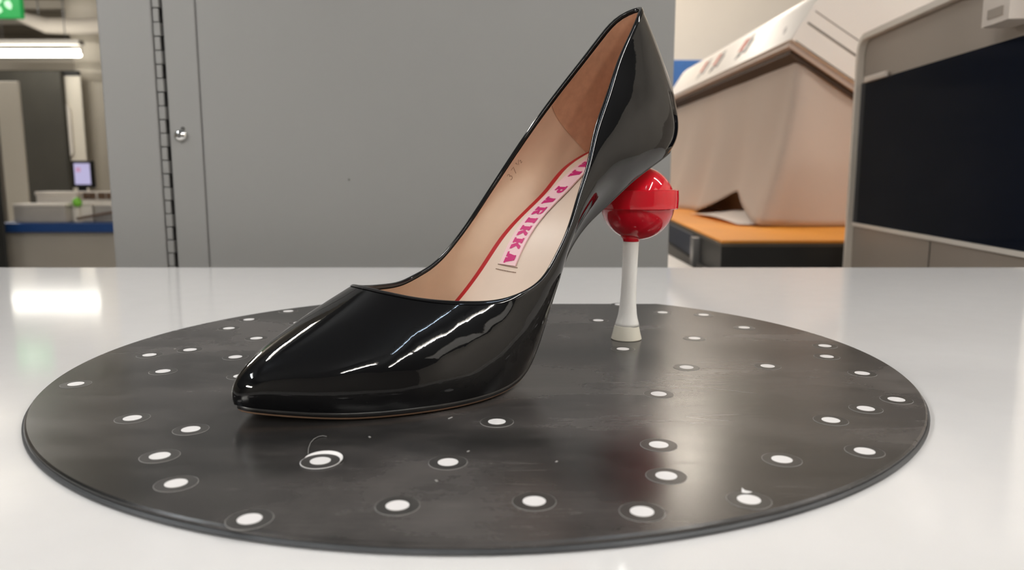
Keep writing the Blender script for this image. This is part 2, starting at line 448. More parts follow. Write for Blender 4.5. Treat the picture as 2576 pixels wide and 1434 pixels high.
# the far (outer) side keeps more width through the waist
for i_, v_ in {7: .0410, 8: .0425, 9: .0425, 10: .0395, 11: .0340, 12: .0280, 13: .0228, 14: .0200}.items():
    j_ = len(HALF) - 2 - i_
    mir[j_, 0, 1] = -v_
    if i_ < 13: mir[j_, 2, 1] *= .55
for i_, v_ in {18: .0126, 19: .0095, 20: .0058}.items():
    mir[len(HALF) - 2 - i_, 1, 1] = -v_
full = np.concatenate([tab, mir], 0)              # closed loop: near side toe->heel, far side heel->toe
full[:, :, 1] *= -1                               # near side is -y in local axes
NK = len(full)

def periodic_spline(pts, t, q):
    """periodic cubic spline of pts (n x d) at knots t (n+1, last = period), evaluated at q"""
    n = len(pts); hh = np.diff(t); A = np.zeros((n, n)); B = np.zeros((n, pts.shape[1]))
    for i in range(n):
        hm = hh[i - 1]; hp = hh[i]
        A[i, (i - 1) % n] += hm; A[i, i] += 2 * (hm + hp); A[i, (i + 1) % n] += hp
        B[i] = 6 * ((pts[(i + 1) % n] - pts[i]) / hp - (pts[i] - pts[(i - 1) % n]) / hm)
    m = np.linalg.solve(A, B)
    i = np.clip(np.searchsorted(t, q, side='right') - 1, 0, n - 1); j = (i + 1) % n
    hi = hh[i][:, None]; a = (t[i + 1] - q)[:, None]; b = (q - t[i])[:, None]
    return m[i] * a ** 3 / (6 * hi) + m[j] * b ** 3 / (6 * hi) + (pts[i] / hi - m[i] * hi / 6) * a + (pts[j] / hi - m[j] * hi / 6) * b

flat = full.reshape(NK, 12)
mid = (full[:, 0] + full[:, 1]) / 2
seg = np.linalg.norm(np.diff(np.concatenate([mid, mid[:1]]), axis=0), axis=1) + .5 * np.linalg.norm(np.diff(np.concatenate([full[:, 0], full[:1, 0]]), axis=0), axis=1)
knots = np.concatenate([[0], np.cumsum(seg)])
HALFLEN = knots[K - 1]
NS = 220                                          # samples round the shoe (even, symmetric)
sq = np.concatenate([np.linspace(0, HALFLEN, NS // 2 + 1), knots[-1] - np.linspace(0, HALFLEN, NS // 2 + 1)[1:-1][::-1]])
LOFT = periodic_spline(flat, knots, sq).reshape(NS, 4, 3)

def loft(tv):
    """outer surface: rows for every t (0 feather edge .. 1 top line): len(t) x NS x 3"""
    t = np.asarray(tv, float)[:, None, None]
    F = LOFT[None, :, 0]; T = LOFT[None, :, 1]; P1 = F + LOFT[None, :, 2]; P2 = T + LOFT[None, :, 3]
    return F * (1 - t) ** 3 + 3 * P1 * t * (1 - t) ** 2 + 3 * P2 * t * t * (1 - t) + T * t ** 3

def loft_normals(tv):
    tv = np.asarray(tv, float); e = 1e-3
    a = loft(np.clip(tv - e, 0, 1)); b = loft(np.clip(tv + e, 0, 1)); dt = b - a
    c = loft(tv); ds = np.roll(c, -1, 1) - np.roll(c, 1, 1)
    n = np.cross(ds, dt); n /= np.linalg.norm(n, axis=2, keepdims=True) + 1e-12
    if n[len(tv) // 2, NS // 8, 1] > 0: n = -n     # outward on the near side (-y)
    return n

def grid_faces(nr, nc, wrap=True, base=0):
    F = []
    for i in range(nr - 1):
        for k in range(nc if wrap else nc - 1):
            F.append((base + i * nc + k, base + i * nc + (k + 1) % nc, base + (i + 1) * nc + (k + 1) % nc, base + (i + 1) * nc + k))
    return F

def clip_tunnel(P, d=.0):
    return P

TH = .0016
def inner(tv, d=TH):
    return loft(tv) - loft_normals(tv) * d

# upper: the outer skin
tv = np.linspace(0, 1, 30)
V3 = loft(tv); Nn = loft_normals(tv)
from mathutils import noise as mnoise
for i in range(30):
    fade = math.sin(math.pi * min(1, tv[i] * 1.02)) ** .7
    for k in range(NS):
        p = V3[i, k]; a = mnoise.noise(Vector(p) * 75) * .00022 + mnoise.noise(Vector(p) * 170 + Vector((7, 3, 1))) * .00006
        V3[i, k] = p + Nn[i, k] * a * fade * (1.6 if p[0] > .06 and p[0] < .13 else 1)
V = V3.reshape(-1, 3)
mesh('upper', V, grid_faces(30, NS), M_patent, shoe, True)

# rolled binding along the top line, turned in and pinked along its lower edge
tl = loft([1.0])[0]; nn = loft_normals([.985])[0]
a1 = loft([.99])[0]; up = tl - a1; up /= np.linalg.norm(up, axis=1, keepdims=True)
rows = [tl + nn * .0003 - up * .0012, tl + nn * .0003, tl + nn * .00005 + up * .0005, tl - nn * .0008 + up * .0007, tl - nn * .0016 + up * .0004]
lens = np.linalg.norm(loft([.9])[0] - tl, axis=1)
def depth_row(dist, off):
    """inside row a fixed distance below the top line"""
    out = np.zeros((NS, 3)); ts = np.linspace(1, .5, 26); P = inner(ts, off)
    for k in range(NS):
        c = np.concatenate([[0], np.cumsum(np.linalg.norm(np.diff(P[:, k], axis=0), axis=1))])
        dd = dist[k] if hasattr(dist, '__len__') else dist
        for j in range(3): out[k, j] = np.interp(dd, c, P[:, k, j])
    return out
rows += [depth_row(.0012, TH - .0001), depth_row(.0034, TH - .0001)]
V = np.concatenate(rows); Fc = grid_faces(len(rows), NS)
b0 = len(V)
# pinked edge: a row of small teeth
last = rows[-1]; V2 = []; tip = depth_row(.0045, TH - .0001)
for k in range(NS):
    V2.append((tip[k] + tip[(k + 1) % NS]) / 2)
V = np.concatenate([V, np.array(V2)])
for k in range(NS):
    Fc.append(((len(rows) - 1) * NS + k, (len(rows) - 1) * NS + (k + 1) % NS, b0 + k))
mesh('topline_binding', V, Fc, M_binding, shoe, True)

# lining, from under the binding down to the insole
tv = np.linspace(.03, .985, 26)
P = inner(tv, TH + .0004)
mesh('lining', P.reshape(-1, 3), grid_faces(26, NS), M_lining, shoe, True)

# suede heel grip: a patch on the back of the lining with a curved front edge
V = []; F = []; gi = []
NT = 20
HB = NS // 2
def grip_t(k, r):
    return r
for side in (0,):
    cols = list(range(HB - 36, HB + 37)); nc = len(cols)
    for r in range(NT):
        tt = .10 + (.985 - .10) * r / (NT - 1)
        # front edge moves forward with height on the wall
        fr = tt; reach = 17.6 + 2.4 * min(1, max(0, fr))
        Pin = inner([tt], TH + .0006)[0]
        for c in range(nc):
            x = (c / (nc - 1) * 2 - 1) * reach
            kf = HB + x; k0 = int(math.floor(kf)); fr2 = kf - k0
            V.append(Pin[k0 % NS] * (1 - fr2) + Pin[(k0 + 1) % NS] * fr2)
    F = grid_faces(NT, nc, False)
mesh('heel_grip', V, F, M_grip, shoe, True)

# insole and its red edge
tin = .13
edge = inner([tin], TH + .0006)[0]
def across(off_near, off_far, lift, n=13):
    """rows of points from the near edge to the far edge of the insole for each section"""
    Vv = []; m = NS // 2
    for k in range(1, m):
        a = edge[k].copy(); b = edge[(NS - k) % NS].copy(); d = b - a; L = np.linalg.norm(d); d /= L
        a = a + d * min(off_near, L * .45); b = b - d * min(off_far, L * .45)
        for j in range(n):
            f = j / (n - 1); p = a * (1 - f) + b * f
            p = p + np.array([0, 0, lift - .0012 * math.sin(math.pi * f)])
            Vv.append(p)
    return np.array(Vv).reshape(m - 1, n, 3)
I0 = across(-.0010, -.0010, .0006)
mesh('insole_edge', I0.reshape(-1, 3), grid_faces(I0.shape[0], 13, False), M_red, shoe, True)
I1 = across(.0017, .0030, .0008)
mesh('insole', I1.reshape(-1, 3), grid_faces(I1.shape[0], 13, False), M_insole, shoe, True)

# outsole: a thin closed sheet under the feather edge
prof = LOFT[:NS // 2 + 1, 0].copy(); prof[:, 1] = 0
tg = np.gradient(prof, axis=0); tg /= np.linalg.norm(tg, axis=1, keepdims=True)
dn = np.stack([tg[:, 2], 0 * tg[:, 0], -tg[:, 0]], 1)             # downwards, across the profile
dn_full = np.concatenate([dn, dn[1:-1][::-1]])
fe = LOFT[:, 0]
outn = fe - np.array([.06, 0, 0]); outn = np.roll(fe, -1, 0) - np.roll(fe, 1, 0)
outn = np.stack([outn[:, 1], -outn[:, 0], 0 * outn[:, 0]], 1); outn /= np.linalg.norm(outn, axis=1, keepdims=True)
if outn[NS // 8, 1] > 0: outn = -outn
tk = np.interp(fe[:, 0], [.10, .14, .25], [1, .45, .40])[:, None]
toe_in = np.interp(fe[:, 0], [0, .012, .03], [-.0012, -.0004, 0])[:, None] * outn
fe = fe + toe_in
rows = [fe - outn * .003 - dn_full * .0005, fe - outn * .0004 * tk - dn_full * .0002, fe + outn * .0001 * tk + dn_full * .0005 * tk, fe - outn * .0001 * tk + dn_full * .0016 * tk, fe - outn * .0005 + dn_full * .0019 * tk]
mesh('outsole_edge', np.concatenate(rows), grid_faces(5, NS), M_outsole_edge, shoe, True)
rows = [fe - outn * .0004 + dn_full * .0017 * tk, fe - outn * .0007 + dn_full * .0023 * tk, fe - outn * .0016 + dn_full * .0028 * tk]
Vv = list(rows[0]) + list(rows[1]) + list(rows[2]); off = len(Vv)
for k in range(0, NS // 2 + 1):
    a = rows[-1][k]; b = rows[-1][(NS - k) % NS]
    for j in range(9):
        f = j / 8; Vv.append(a * (1 - f) + b * f + dn[k] * .0002 * math.sin(math.pi * f))
mesh('outsole', Vv, grid_faces(3, NS) + grid_faces(NS // 2 + 1, 9, False, off), M_outsole, shoe, True)

# ---- ribbon with woven letters, lying along the insole
def insole_at(u, y):
    """height of the insole at local (u, y), and direction of the surface along u"""
    m = I1.shape[0]; best = []
    for k in range(40, m):
        row = I1[k]; f = (y - row[0, 1]) / (row[-1, 1] - row[0, 1]); f = min(max(f, 0), 1) * 12
        j = min(int(f), 11); p = row[j] * (1 - f + j) + row[j + 1] * (f - j)
        best.append((p[0], p[2]))
    b = np.array(best); k = np.searchsorted(b[:, 0], u); k = min(max(k, 1), len(b) - 1)
    a = (u - b[k - 1, 0]) / max(b[k, 0] - b[k - 1, 0], 1e-9)
    return b[k - 1, 1] * (1 - a) + b[k, 1] * a
RIB_Y, RIB_W = .0094, .0054
us = np.linspace(.1303, .2120, 60)
rc = np.array([(u, RIB_Y, insole_at(u, RIB_Y)) for u in us])
# smooth the ribbon's own run a little: it lies flat
for _ in range(6): rc[1:-1, 2] = .25 * rc[:-2, 2] + .5 * rc[1:-1, 2] + .25 * rc[2:, 2]
arc = np.concatenate([[0], np.cumsum(np.linalg.norm(np.diff(rc, axis=0), axis=1))])
def rib(sv, yv, h):
    u = np.interp(sv, arc, rc[:, 0]); z = np.interp(sv, arc, rc[:, 2])
    du = np.interp(sv + 1e-4, arc, rc[:, 0]) - np.interp(sv - 1e-4, arc, rc[:, 0]); dz = np.interp(sv + 1e-4, arc, rc[:, 2]) - np.interp(sv - 1e-4, arc, rc[:, 2])
    L = math.hypot(du, dz) + 1e-12
    return (u - dz / L * h, RIB_Y + yv, z + du / L * h)
V = []; NB = 60
for i in range(NB):
    sv = arc[-1] * i / (NB - 1)
    for yv, h in ((-RIB_W, .0002), (-RIB_W, .0008), (-RIB_W * .5, .0009), (0, .0009), (RIB_W * .5, .0009), (RIB_W, .0008), (RIB_W, .0002)):
        V.append(rib(sv, yv, h))
F = grid_faces(NB, 7, False) + [tuple(range(7)), tuple((NB - 1) * 7 + k for k in range(7))]
ribbon = mesh('ribbon', V, F, M_ribbon, shoe)

# slab letters drawn as polygons on a 10 x 12 grid (x reading direction, y up)
def rect(a, b, c, d): return [(a, b), (c, b), (c, d), (a, d)]
GLY = {
 'A': [[(1.2, 0), (4.6, 0), (6.0, 12), (3.2, 12)], [(5.4, 0), (10.2, 0), (7.2, 12), (4.0, 12), (4.2, 9.2), (5.0, 9.2)], rect(3.4, 2.6, 7.4, 5.6), rect(0, 0, 4.6, 2.4), rect(5.4, 0, 10.4, 2.4), rect(2.6, 9.8, 7.4, 12)],
 'K': [rect(1, 0, 4.6, 12), rect(0, 0, 5.2, 2.2), rect(0, 9.8, 5.2, 12), [(4.4, 5), (7.6, 12), (10.4, 12), (10.2, 10), (6.4, 4.6)], [(4.2, 7.2), (7, 0), (10.8, 0), (10.6, 2.2), (6.6, 8.2)]],
 'I': [rect(.6, 0, 5.4, 12), rect(0, 0, 6, 2.2), rect(0, 9.8, 6, 12)],
 'R': [rect(1, 0, 4.6, 12), rect(0, 0, 5, 2.2), rect(0, 9.8, 7, 12), [(4, 12), (7.4, 12), (9.2, 10.8), (9.6, 8.6), (6.4, 9.6), (6, 10), (4, 10)], [(4, 4.8), (7.2, 4.8), (9.2, 6.2), (9.6, 8.6), (6.4, 7.6), (6, 7), (4, 7)], [(4.2, 6), (6.4, 0), (10.4, 0), (10.2, 2.2), (7.4, 6)]],
 'P': [rect(1, 0, 4.6, 12), rect(0, 0, 6, 2.2), rect(0, 9.8, 7, 12), [(4, 12), (7.4, 12), (9.4, 10.6), (9.8, 8.2), (6.6, 8.2), (6.2, 9.4), (4, 9.4)], [(4, 4.2), (7.2, 4.2), (9.2, 5.6), (9.8, 8.2), (6.6, 8.2), (6.0, 7), (4, 7)]],
 'N': [rect(.8, 0, 3.6, 12), rect(0, 0, 4.4, 2.2), [(0, 12), (4.4, 12), (9.6, 0), (6, 0)], rect(7, 0, 9.8, 12), rect(6.2, 9.8, 10.6, 12)],
 'M': [rect(.6, 0, 3.2, 12), rect(0, 0, 4.2, 2.2), [(0, 12), (4, 12), (6.6, 3), (4.8, 3)], [(8.2, 12), (12.2, 12), (7.4, 3), (5.6, 3)], rect(9, 0, 11.6, 12), rect(8, 0, 12.2, 2.2)],
}
ARCS = [('A', 3.6), ('K', 10.9), ('K', 17.9), ('I', 24.0), ('R', 30.4), ('A', 38.2), ('P', 46.6), ('A', 59.6), ('N', 67.4), ('N', 75.2), ('I', 81.6), ('M', 88.2)]
for ch, sc in ARCS:
    bm = bmesh.new(); wd = max(p[0] for g in GLY[ch] for p in g); k = .0066 / 12
    lay = 0
    for g in GLY[ch]:
        lay += 1
        g2 = []
        for i in range(len(g)):             # a few extra points so that the strokes follow the ribbon
            a, b = g[i], g[(i + 1) % len(g)]
            g2 += [a, ((a[0] + b[0]) / 2, (a[1] + b[1]) / 2)]
        # reading direction runs from heel to toe (decreasing arc), letter tops towards the near side (-y)
        vs = [bm.verts.new(rib(min(max(sc / 1000 - (x - wd / 2) * k, .0003), arc[-1] - .0003), -(y - 6) * k - .0005, .00102 + lay * .000006)) for x, y in g2]
        bm.faces.new(vs)
    from_bm('letter', bm, M_letter, ribbon)
# stitched slot at the ribbon's front end
bm = bmesh.new()
for j in range(13):
    yv = -RIB_W - .0012 + j * (2 * RIB_W + .0024) / 12
    a = rib(.0, yv, .00095); a = (a[0] - .0006, a[1], insole_at(a[0] - .0006, a[1]) + .0004)
    add_box(bm, (a[0] - .00018, a[1] - .0003, a[2] - .0002), (a[0] + .00018, a[1] + .0003, a[2] + .0002))
from_bm('stitching', bm, M_thread, shoe)
pts = []
for j in range(9):
    yv = RIB_Y - RIB_W - .0013 + j * (2 * RIB_W + .0026) / 8
    pts.append((rc[0, 0] - .0003 , yv, insole_at(rc[0, 0] - .0003, yv) + .0003))
tube('slot', pts, .00022, M_thread, shoe, 6)

# ---- size stamped on the lining of the far side
def lin(sk, t):
    k0 = int(math.floor(sk)); f = sk - k0; P_ = inner([t], TH + .00030)[0]
    return P_[k0 % NS] * (1 - f) + P_[(k0 + 1) % NS] * f
MARK_S, MARK_T = 142.3, .778
c0 = lin(MARK_S, MARK_T)
ex = lin(MARK_S - 2, MARK_T) - c0; ex /= np.linalg.norm(ex)
eyv = lin(MARK_S, MARK_T + .03) - c0; eyv -= ex * (eyv @ ex); eyv /= np.linalg.norm(eyv)
ez = np.cross(ex, eyv)
if ez[1] > 0: ez = -ez
from mathutils.bvhtree import BVHTree
_P = inner(np.linspace(.03, .985, 60), TH + .0004).reshape(-1, 3)
_bvh = BVHTree.FromPolygons([Vector(p) for p in _P], grid_faces(60, NS))
STROKES = [[(0, 4.6), (1.0, 5), (2, 4.4), (2, 3.4), (1.2, 2.8), (2.2, 2.4), (2.6, 1.4), (1.8, .3), (.7, .1), (-.2, .7)],
           [(5.0, 5), (8.0, 5), (6.2, 0)],
           [(10.6, 5.0), (11.4, 5.6), (11.4, 3.2)], [(12.0, 2.2), (14.4, 5.6)], [(14.2, 3.2), (14.9, 3.7), (15.5, 3.1), (14.2, 1.4), (15.8, 1.4)]]
bm = bmesh.new()
for stv in STROKES:
    pts = []
    for (x0_, y0_), (x1_, y1_) in zip(stv[:-1], stv[1:]):
        for q_ in range(3): pts.append((x0_ + (x1_ - x0_) * q_ / 3, y0_ + (y1_ - y0_) * q_ / 3))
    pts.append(stv[-1]); row = []
    for i, (x_, y_) in enumerate(pts):
        a = pts[max(i - 1, 0)]; b = pts[min(i + 1, len(pts) - 1)]; dx, dy = b[0] - a[0], b[1] - a[1]; L = math.hypot(dx, dy)
        for sg in (-1, 1):
            X_ = (x_ - 7.5 - sg * dy / L * .17) * .00068; Y_ = (y_ - 2.5 + sg * dx / L * .17) * .00068
            p = Vector(c0 + ex * X_ + eyv * Y_); loc_, nor_, _, _ = _bvh.find_nearest(p)
            if nor_.dot(Vector(ez)) < 0: nor_ = -nor_
            row.append(bm.verts.new(loc_ + nor_ * .00008))
    for i in range(len(pts) - 1):
        bm.faces.new((row[2 * i], row[2 * i + 1], row[2 * i + 3], row[2 * i + 2]))
from_bm('size_mark', bm, mat('stamped_brown', (.12, .055, .03), .7), shoe)

# ---- lollipop heel
BC = np.array([.2078, 0, .0687]); BR = .0185
n = 40; prof = [(BR * math.cos(a), BC[2] + BR * math.sin(a)) for a in np.linspace(-math.pi / 2 + .24, math.pi / 2 - .10, n)]
ball = lathe('heel_ball', prof, M_ball, shoe, 72)
ball.location = (BC[0], 0, 0)
zb = BC[2] + .0022
ri = BR * .96
lathe('ball_band', [(ri, zb - .0050), (BR + .0012, zb - .0050), (BR + .0017, zb - .0045), (BR + .0019, zb), (BR + .0017, zb + .0042), (BR + .0011, zb + .0047), (ri, zb + .0047)], M_ball, ball, 72)
autosmooth(bpy.data.objects['ball_band'], 40)
rows = [(.0062, .0068), (.0058, .0085), (.0052, .0105), (.0047, .0130), (.0042, .0175), (.0039, .023), (.0038, .032), (.0039, .042), (.0040, .0500), (.0036, .0520)]
sh = [(.0019 * (z / .05) ** 1.0, 0) for r, z in rows]
cl = lathe('heel_collar', [(.0036, .0497), (.0042, .0497), (.0044, .0502), (.0046, .0510), (.0056, .0530)], M_ball, shoe, 40); cl.location = (.2035, 0, 0)
st = lathe('heel_stem', rows, M_stem, shoe, 40, sh); st.location = (.2015, 0, 0)
tp = lathe('heel_tip', [(.0074, .0), (.0077, .0003), (.0076, .0008), (.0062, .0066), (.0060, .0071), (.0050, .0073)], M_tip, shoe, 40); tp.location = (.2015, 0, 0)
autosmooth(tp, 30)
bm = bmesh.new(); add_box(bm, (-.0004, -.0006, .0004), (.0004, .0006, .0028), .0002)
nb = from_bm('moulding_nub', bm, M_tip, tp); nb.location = (-.0067 * .87, -.0067 * .45, 0); nb.rotation_euler = (0, R(10), R(27))

# ------------------------------------------------------------------ grey steel cabinet behind the table
CY = .80                                            # its front plane
xl = at(240, 0, CY).x; xr = at(1700, 20, CY).x
xh = at(381, 0, CY).x; xh2 = at(398, 0, CY).x; xs = at(489, 0, CY).x
cab = thing('steel_cabinet', 'tall grey enamelled steel cabinet with a piano hinge standing behind the table', 'cabinet', ((xl + xr) / 2, CY + .25, 0))
def cb(x, y, z): return (x - (xl + xr) / 2, y - (CY + .25), z)
box('body', cb(xl, CY + .018, .02), cb(xr, CY + .50, 2.05), M_cab, cab, .004)
box('plinth', cb(xl + .02, CY + .04, 0), cb(xr - .02, CY + .46, .02), M_leg, cab)
box('frame_stile', cb(xl, CY, .02), cb(xh - .0012, CY + .0185, 2.05), M_cab, cab, .0015)
d = box('door', cb(xs + .0003, CY, .02), cb(xr, CY + .0185, 2.05), M_cab, cab, .0015)
box('hinge_panel', cb(xh2 + .0030, CY, .02), cb(xs - .0003, CY + .0185, 2.05), M_cab, cab, .0012)
box('gap_backing', cb(xh - .002, CY + .012, .03), cb(xs + .002, CY + .0175, 2.04), M_cab_dark, cab)
pitch = .0137; zz = at(400, 660, CY).z - .10; i = 0; proto_k = None
kr = (xh2 - xh) / 2
while zz < at(400, 0, CY).z + .12:
    big = i % 2 == 0
    if i < 2:
        k = box('hinge_knuckle', (-kr * (.98 if big else .86), -kr * .5, .0004), (kr * (.98 if big else .86), kr * .5, pitch - .0004), M_hinge, cab, .0006, 2)
        if i == 0: KA = k
        else: KB = k
    else:
        k = (KA if big else KB).copy(); link(k, cab)
    k.location = cb((xh + xh2) / 2 + (0 if big else -.0004), CY + kr * (.42 if big else .55), zz)
    if big:
        lf = box('hinge_tab', (kr * .9, kr * .1, .0004), (kr * 1.5, kr * .6, pitch - .0006), M_cab_dark, k) if i == 0 else link(KA.children[0].copy(), k)
    zz += pitch; i += 1
sc = at(456, 342, CY)
bm = bmesh.new(); bmesh.ops.create_uvsphere(bm, u_segments=24, v_segments=12, radius=.0066)
for v in bm.verts: v.co = Vector((v.co.x, v.co.y * .62, v.co.z))
o = from_bm('screw_head', bm, M_chrome, cab, True); o.location = cb(sc.x, CY - .0012, sc.z)
bm = bmesh.new(); bmesh.ops.create_cone(bm, cap_ends=True, segments=6, radius1=.0024, radius2=.0024, depth=.001)
o2 = from_bm('socket', bm, M_cab_dark, o); o2.rotation_euler = (R(90), 0, 0); o2.location = (0, -.0040, 0)
h = at(460, 324, CY)
tube('screw_hole', [cb(h.x, CY - .0002, h.z), cb(h.x, CY + .002, h.z)], .0022, M_cab_dark, cab, 14)
h = at(878, 452, CY)
tube('rivet_mark', [cb(h.x, CY - .0003, h.z), cb(h.x, CY + .002, h.z)], .0010, M_cab_dark, cab, 12)

# ------------------------------------------------------------------ hall behind, left
M_col = mat('cream_column', (.82, .75, .63), .6, noise=(4, .03))
M_colw = mat('white_column', (.80, .74, .63), .6, noise=(4, .02))
M_dark = mat('dark_grey_panel', (.060, .056, .045), .7, noise=(5, .06))
M_black = mat('black_frame', (.012, .012, .011), .5)
M_blue = mat('blue_edge', (.008, .055, .21), .45)
M_greyp = mat('counter_front', (.40, .365, .31), .6, noise=(5, .04))
M_boxw = mat('white_card', (.82, .76, .68), .6, noise=(14, .05))
M_boxg = mat('grey_card', (.44, .41, .37), .6, noise=(14, .05))
M_brown = mat('brown_card', (.13, .075, .045), .7, noise=(20, .15))
M_duct = mat('duct_fabric', (.66, .60, .52), .8)
M_screen = mat('lit_screen', (.1, .1, .1), .3, emit=(.52, .48, .74), estr=.75)
M_pinkm = mat('lit_screen_mark', (.1, .02, .04), .3, emit=(.56, .34, .50), estr=.75)
M_exit = mat('exit_green', (.02, .25, .06), .4, emit=(.012, .26, .055), estr=.7)
M_exitw = mat('exit_white', (.4, .5, .4), .4, emit=(.40, .75, .46), estr=.9)
M_lime = mat('lime_plastic', (.22, .62, .05), .4)

def slab(name, px0, py0, px1, py1, Y, dep, m, label=None, cat=None, bev=.004, zb=None, parent=None, group=None):
    """a box whose front face covers a pixel rectangle at depth Y"""
    a = at(px0, py1, Y); b = at(px1, py0, Y)
    z0 = a.z if zb is None else zb
    if parent is None:
        c = Vector(((a.x + b.x) / 2, Y + dep / 2, z0))
        o = box(name, (a.x - c.x, -dep / 2, 0), (b.x - c.x, dep / 2, b.z - z0), m, None, bev); o.location = c
        if label: tag(o, label, cat, group)
    else:
        c = parent.matrix_world.translation if False else parent.location
        o = box(name, (a.x - c.x, Y - c.y, z0 - c.z), (b.x - c.x, Y + dep - c.y, b.z - c.z), m, parent, bev)
    return o

# column beside the cabinet
cc = at(243, 300, 9.4)
o = lathe('column', [(.26, 0), (.26, RZ - .25), (.29, RZ - .22), (.29, RZ)], M_col, None, 40); o.location = (cc.x, 9.4 + .1, 0); struct(o)
o.name = 'column'
# dark partition and cream panels beyond
slab('partition', 40, 178, 150, 700, 8.9, .08, M_dark, 'tall dark grey partition panel standing behind the white post', 'partition', .01, 0)
s_ = thing('wall_cabinet', 'cream cabinet with a rounded white door standing between the dark partition and the round column', 'cabinet', (at(190, 300, 9.0).x, 9.05, 0))
slab('body', 168, 190, 201, 405, 9.0, .03, M_colw, parent=s_, zb=0, bev=.01)
a = at(164, 395, 8.99); b = at(178, 262, 8.99)
bm = bmesh.new(); add_box(bm, (a.x, 0, a.z), (b.x, .03, b.z), .0)
es = [e for e in bm.edges if abs((e.verts[0].co - e.verts[1].co).y) > .01]
bmesh.ops.bevel(bm, geom=es, offset=.075, segments=6, affect='EDGES', profile=.5)
for v in bm.verts: v.co -= Vector((s_.location.x, 0, 0))
o = from_bm('door', bm, M_boxw, s_); o.location = (0, -.085, 0)
slab('head_gap', 154, 178, 196, 189, 8.98, .05, M_black, parent=s_, bev=0)
# lintel band under the lamp
o = slab('trim_6', -60, 148, 226, 177, 9.3, .12, M_wall_dim); struct(o)
# white post and black frame at the left
slab('post', 22, 204, 45, 570, 4.66, .02, M_colw, 'white square post standing at the back of the counter', 'post', .006, 0)
slab('door_frame', -80, 0, -45, 700, 3.65, .012, M_black, 'black frame post at the left edge beside the counter', 'frame', .004, 0)
# pale curved duct
V = []; F = []; ring = []
NA = 26
da = at(15, 52, 8.9); db = at(60, 66, 8.9); dc = at(120, 86, 8.9); dd = at(200, 88, 8.9); de = at(330, 84, 8.9)
ctrl = [da, db, dc, dd, de]; rad = [.02, .06, .085, .09, .09]
cp = []
for i in range(4):
    for j in range(6):
        f = j / 6; cp.append((ctrl[i].lerp(ctrl[i + 1], f) + Vector((0, 0, .09)), rad[i] * (1 - f) + rad[i + 1] * f))
cp.append((ctrl[4] + Vector((0, 0, .09)), rad[4]))
o = tube('air_duct', [p for p, r in cp], [r for p, r in cp], M_duct, None, 16); tag(o, 'pale curved duct sagging below the ceiling of the hall', 'duct')
for p, r in (cp[8], cp[20]):
    pass
du = thing('dummy', '', '') if False else None
hk = tube('hanger', [cp[10][0], Vector((cp[10][0].x, cp[10][0].y, RZ))], .008, M_leg, o, 6)
# exit sign
ea = at(-60, 47, 5.2); eb = at(52, -30, 5.2)
ex_ = thing('exit_sign', 'green lit exit sign with white pictogram hanging at the top left corner', 'sign', ((ea.x + eb.x) / 2, 5.2, ea.z))
hw = (eb.x - ea.x) / 2; hh_ = eb.z - ea.z
box('light_box', (-hw, -.02, 0), (hw, .02, hh_), M_exit, ex_, .006)
for sx in (-.7, .7): tube('hanger', [(sx * hw, 0, hh_), (sx * hw, 0, RZ - ea.z)], .004, M_leg, ex_, 6)
def picto(poly):
    bm = bmesh.new(); vs = []
    for x, y in poly:
        p = at(x, y, 5.2) - ex_.location; vs.append(bm.verts.new((p.x, -.0215, p.z)))
    f = bm.faces.new(vs); r = bmesh.ops.extrude_face_region(bm, geom=[f])
    for v in r['geom']:
        if isinstance(v, bmesh.types.BMVert): v.co.y -= .002
    from_bm('pictogram', bm, M_exitw, ex_)
picto([(-8, -14), (8, -14), (10, 4), (4, 12), (-6, 10)])
picto([(16, 6), (28, 2), (36, 14), (34, 26), (26, 24), (18, 16)])
picto([(-4, 22), (6, 18), (12, 30), (4, 36), (-4, 34)])

# counter with blue edge
KY = 3.8
ka = at(-30, 558, KY); kb = at(283, 583, KY)
ct = thing('counter', 'grey fronted counter with a blue edged worktop in the hall behind the cabinet', 'counter', (-2.6, KY + .38, 0))
zt = at(140, 560, KY).z; zb_ = at(140, 583, KY).z
box('worktop', (at(3, 560, KY).x + 2.6, -.43, zb_), (.95, .40, zt), M_blue, ct, .004)
box('front_panel', (at(3, 560, KY).x + 2.6 + .01, -.40, .03), (.94, .38, zb_), M_greyp, ct, .004)
box('foot', (at(3, 560, KY).x + 2.6 + .05, -.28, 0), (.9, .30, .03), M_black, ct)
# things on the counter
def crate(px0, py0, px1, py1, Y, dep, m, label, cat, lid=None, base=None):
    a = at(px0, py1, Y); b = at(px1, py0, Y); z0 = zt + .0005 if base is None else base
    c = Vector(((a.x + b.x) / 2, Y, z0)); hx = (b.x - a.x) / 2; top = b.z - z0
    t = thing(cat.replace(' ', '_'), label, cat, c)
    box('body', (-hx, 0, 0), (hx, dep, top * .86), m, t, .004)
    box('lid', (-hx - .004, -.004, top * .86), (hx + .004, dep + .004, top), lid or m, t, .004)
    return t, top + z0
t1, z1 = crate(36, 513, 162, 556, 3.80, .14, M_boxg, 'low grey box lying at the left end of the blue edged counter', 'box', M_boxw)
t2, z2 = crate(184, 510, 230, 556, 3.86, .08, M_boxw, 'white box in the middle of the counter behind the lime green piece', 'box')
t3, z3 = crate(92, 482, 192, 512, 4.0, .12, M_boxw, 'long white tray lying behind the low grey box on the counter', 'box', M_boxw)
rk = thing('tray_rack', 'white rack with dark brown compartments at the cabinet end of the counter', 'rack', (at(250, 520, 4.02).x, 4.02, zt + .0005))
a = at(205, 503, 4.02); b = at(300, 482, 4.02)
box('body', (a.x - rk.location.x, 0, 0), (b.x - rk.location.x, .12, b.z - rk.location.z), M_boxw, rk, .004)
